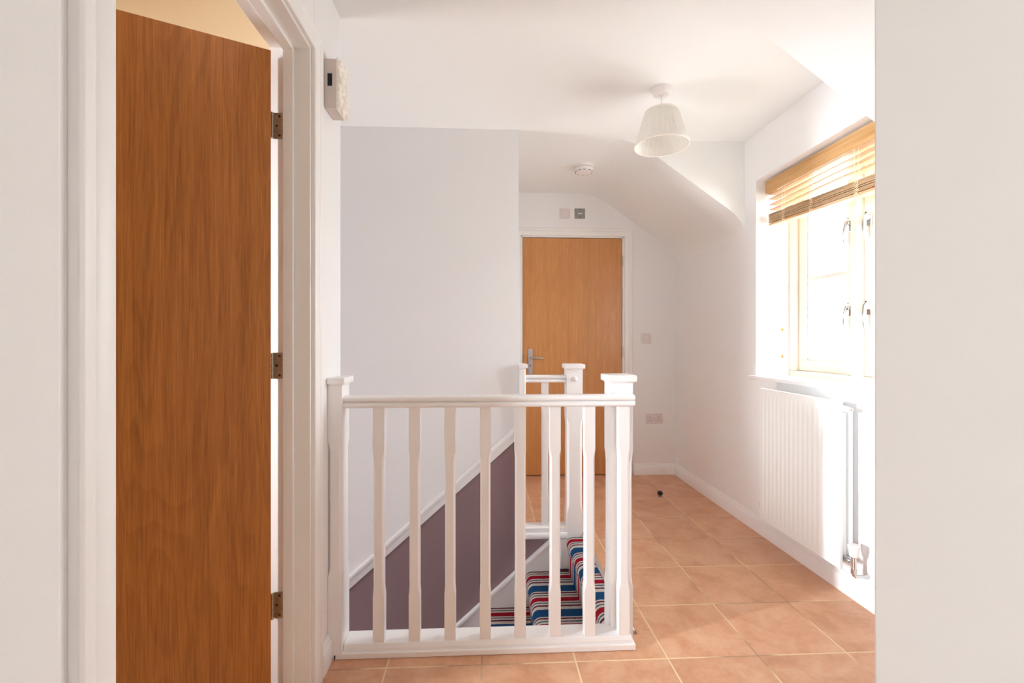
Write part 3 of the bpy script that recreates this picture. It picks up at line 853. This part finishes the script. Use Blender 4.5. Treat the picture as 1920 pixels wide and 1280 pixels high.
# ------------------------------------------------------------------ wall plates
def plate(name, x, z, w, h, mat, label, cat, group=None, y=FY):
    o = empty(name, (x, y, z)); tag(o, label, cat, group)
    m = MB(); m.box(x - w / 2, x + w / 2, y - 0.009, y - 0.0003, z - h / 2, z + h / 2)
    m.build('plate', mat, o, bevel=0.003, segs=3)
    return o
o = plate('fused_spur', 0.694, 2.244, 0.086, 0.086, M['pinkplastic'], 'white square blank wall plate above the far door', 'wall plate')
m = MB(); m.box(0.700, 0.710, FY - 0.0115, FY - 0.009, 2.232, 2.256); m.build('fuse_carrier', M['plastic'], o, bevel=0.001)
o = plate('isolator_switch', 0.823, 2.246, 0.088, 0.086, M['grey'], 'grey square wall plate above the far door', 'wall plate')
m = MB(); m.box(0.806, 0.842, FY - 0.011, FY - 0.009, 2.242, 2.249); m.build('mark', M['plastic'], o)
for z in (2.276, 2.216):
    m = MB(); m.box(0.815, 0.832, FY - 0.0095, FY - 0.009, z - 0.002, z + 0.002)
    m.build('print', M['dark'], o)
o = plate('light_switch', 1.399, 1.177, 0.086, 0.086, M['pinkplastic'], 'white light switch on the wall right of the far door', 'light switch')
m = MB(); m.prism([(FY - 0.009, 1.165), (FY - 0.0125, 1.165), (FY - 0.0095, 1.190), (FY - 0.009, 1.190)], 'X', 1.392, 1.405); m.build('rocker', M['plastic'], o, bevel=0.0006)
for x in (1.369, 1.429):
    m = MB(); m.cyl((x, FY - 0.0098, 1.177), (x, FY - 0.0088, 1.177), 0.003, 10)
    m.build('screw_head', M['steel'], o)
o = plate('double_socket', 1.471, 0.486, 0.148, 0.086, M['pinkplastic'], 'white double plug socket low on the far wall', 'plug socket')
for sx_ in (-0.038, 0.038):
    cx = 1.471 + sx_
    for a, b, c, d_ in ((cx - 0.0022, cx + 0.0022, 0.492, 0.500), (cx - 0.0142, cx - 0.0078, 0.4675, 0.472), (cx + 0.0078, cx + 0.0142, 0.4675, 0.472)):
        m = MB(); m.box(a, b, FY - 0.0096, FY - 0.0088, c, d_)
        m.build('pin_hole', M['dark'], o)
for sx_ in (-0.013, 0.013):
    m = MB(); cx = 1.471 + sx_
    m.prism([(FY - 0.009, 0.496), (FY - 0.0125, 0.496), (FY - 0.0095, 0.516), (FY - 0.009, 0.516)], 'X', cx - 0.0055, cx + 0.0055)
    m.build('rocker', M['plastic'], o, bevel=0.0006)

# ------------------------------------------------------------------ ornate wall box by the near door
bx = tag(empty('wall_box', (LW, 1.695, 2.06)), 'cream wall box with scalloped relief front high beside the open oak door', 'wall box')
m = MB(); m.box(LW + 0.0005, -0.520, 1.648, 1.742, 1.975, 2.150)
m.build('casing', M['boxside'], bx, bevel=0.002)
m = MB(); m.box(-0.551, -0.535, 1.6468, 1.649, 2.053, 2.096)
m.build('side_slot', M['black'], bx)
m = MB(); m.box(-0.551, -0.535, 1.6466, 1.649, 2.096, 2.0995)
m.build('slot_trim', M['steel'], bx)
m = MB(); m.box(-0.520, -0.515, 1.646, 1.744, 1.973, 2.152)
rng = random.Random(3)
for i in range(8):
    for j in range(5):
        y = 1.652 + j * 0.0215 + rng.uniform(-0.003, 0.003); z = 1.985 + i * 0.0215 + (0.009 if j % 2 else 0) + rng.uniform(-0.003, 0.003)
        rr = 0.0125 + rng.uniform(-0.003, 0.003); hgt = 0.007 + rng.uniform(0, 0.009)
        m.lathe([(rr, 0), (rr * 0.95, hgt * 0.55), (rr * 0.6, hgt * 0.95), (rr * 0.25, hgt * 0.8), (0.0005, hgt * 0.7)], (-0.5155, y, z), (1, 0, 0), 10)
m.build('relief_front', M['ivory'], bx, smooth=True)

# ------------------------------------------------------------------ door stop on the floor
ds = tag(empty('door_stop', (1.31, 3.34, 0)), 'small black and chrome door stop on the tiles near the far door', 'door stop')
m = MB(); m.lathe([(0.021, 0), (0.021, 0.008), (0.017, 0.012), (0.017, 0.032)], (1.31, 3.34, 0.0005), (0, 0, 1), 24)
m.build('stop_base', M['chrome'], ds, smooth=True)
m = MB(); m.lathe([(0.017, 0.026), (0.019, 0.030), (0.019, 0.038), (0.015, 0.044), (0.001, 0.045)], (1.308, 3.338, 0.0005), (-0.25, -0.3, 1), 24)
m.build('rubber_buffer', M['black'], ds, smooth=True)
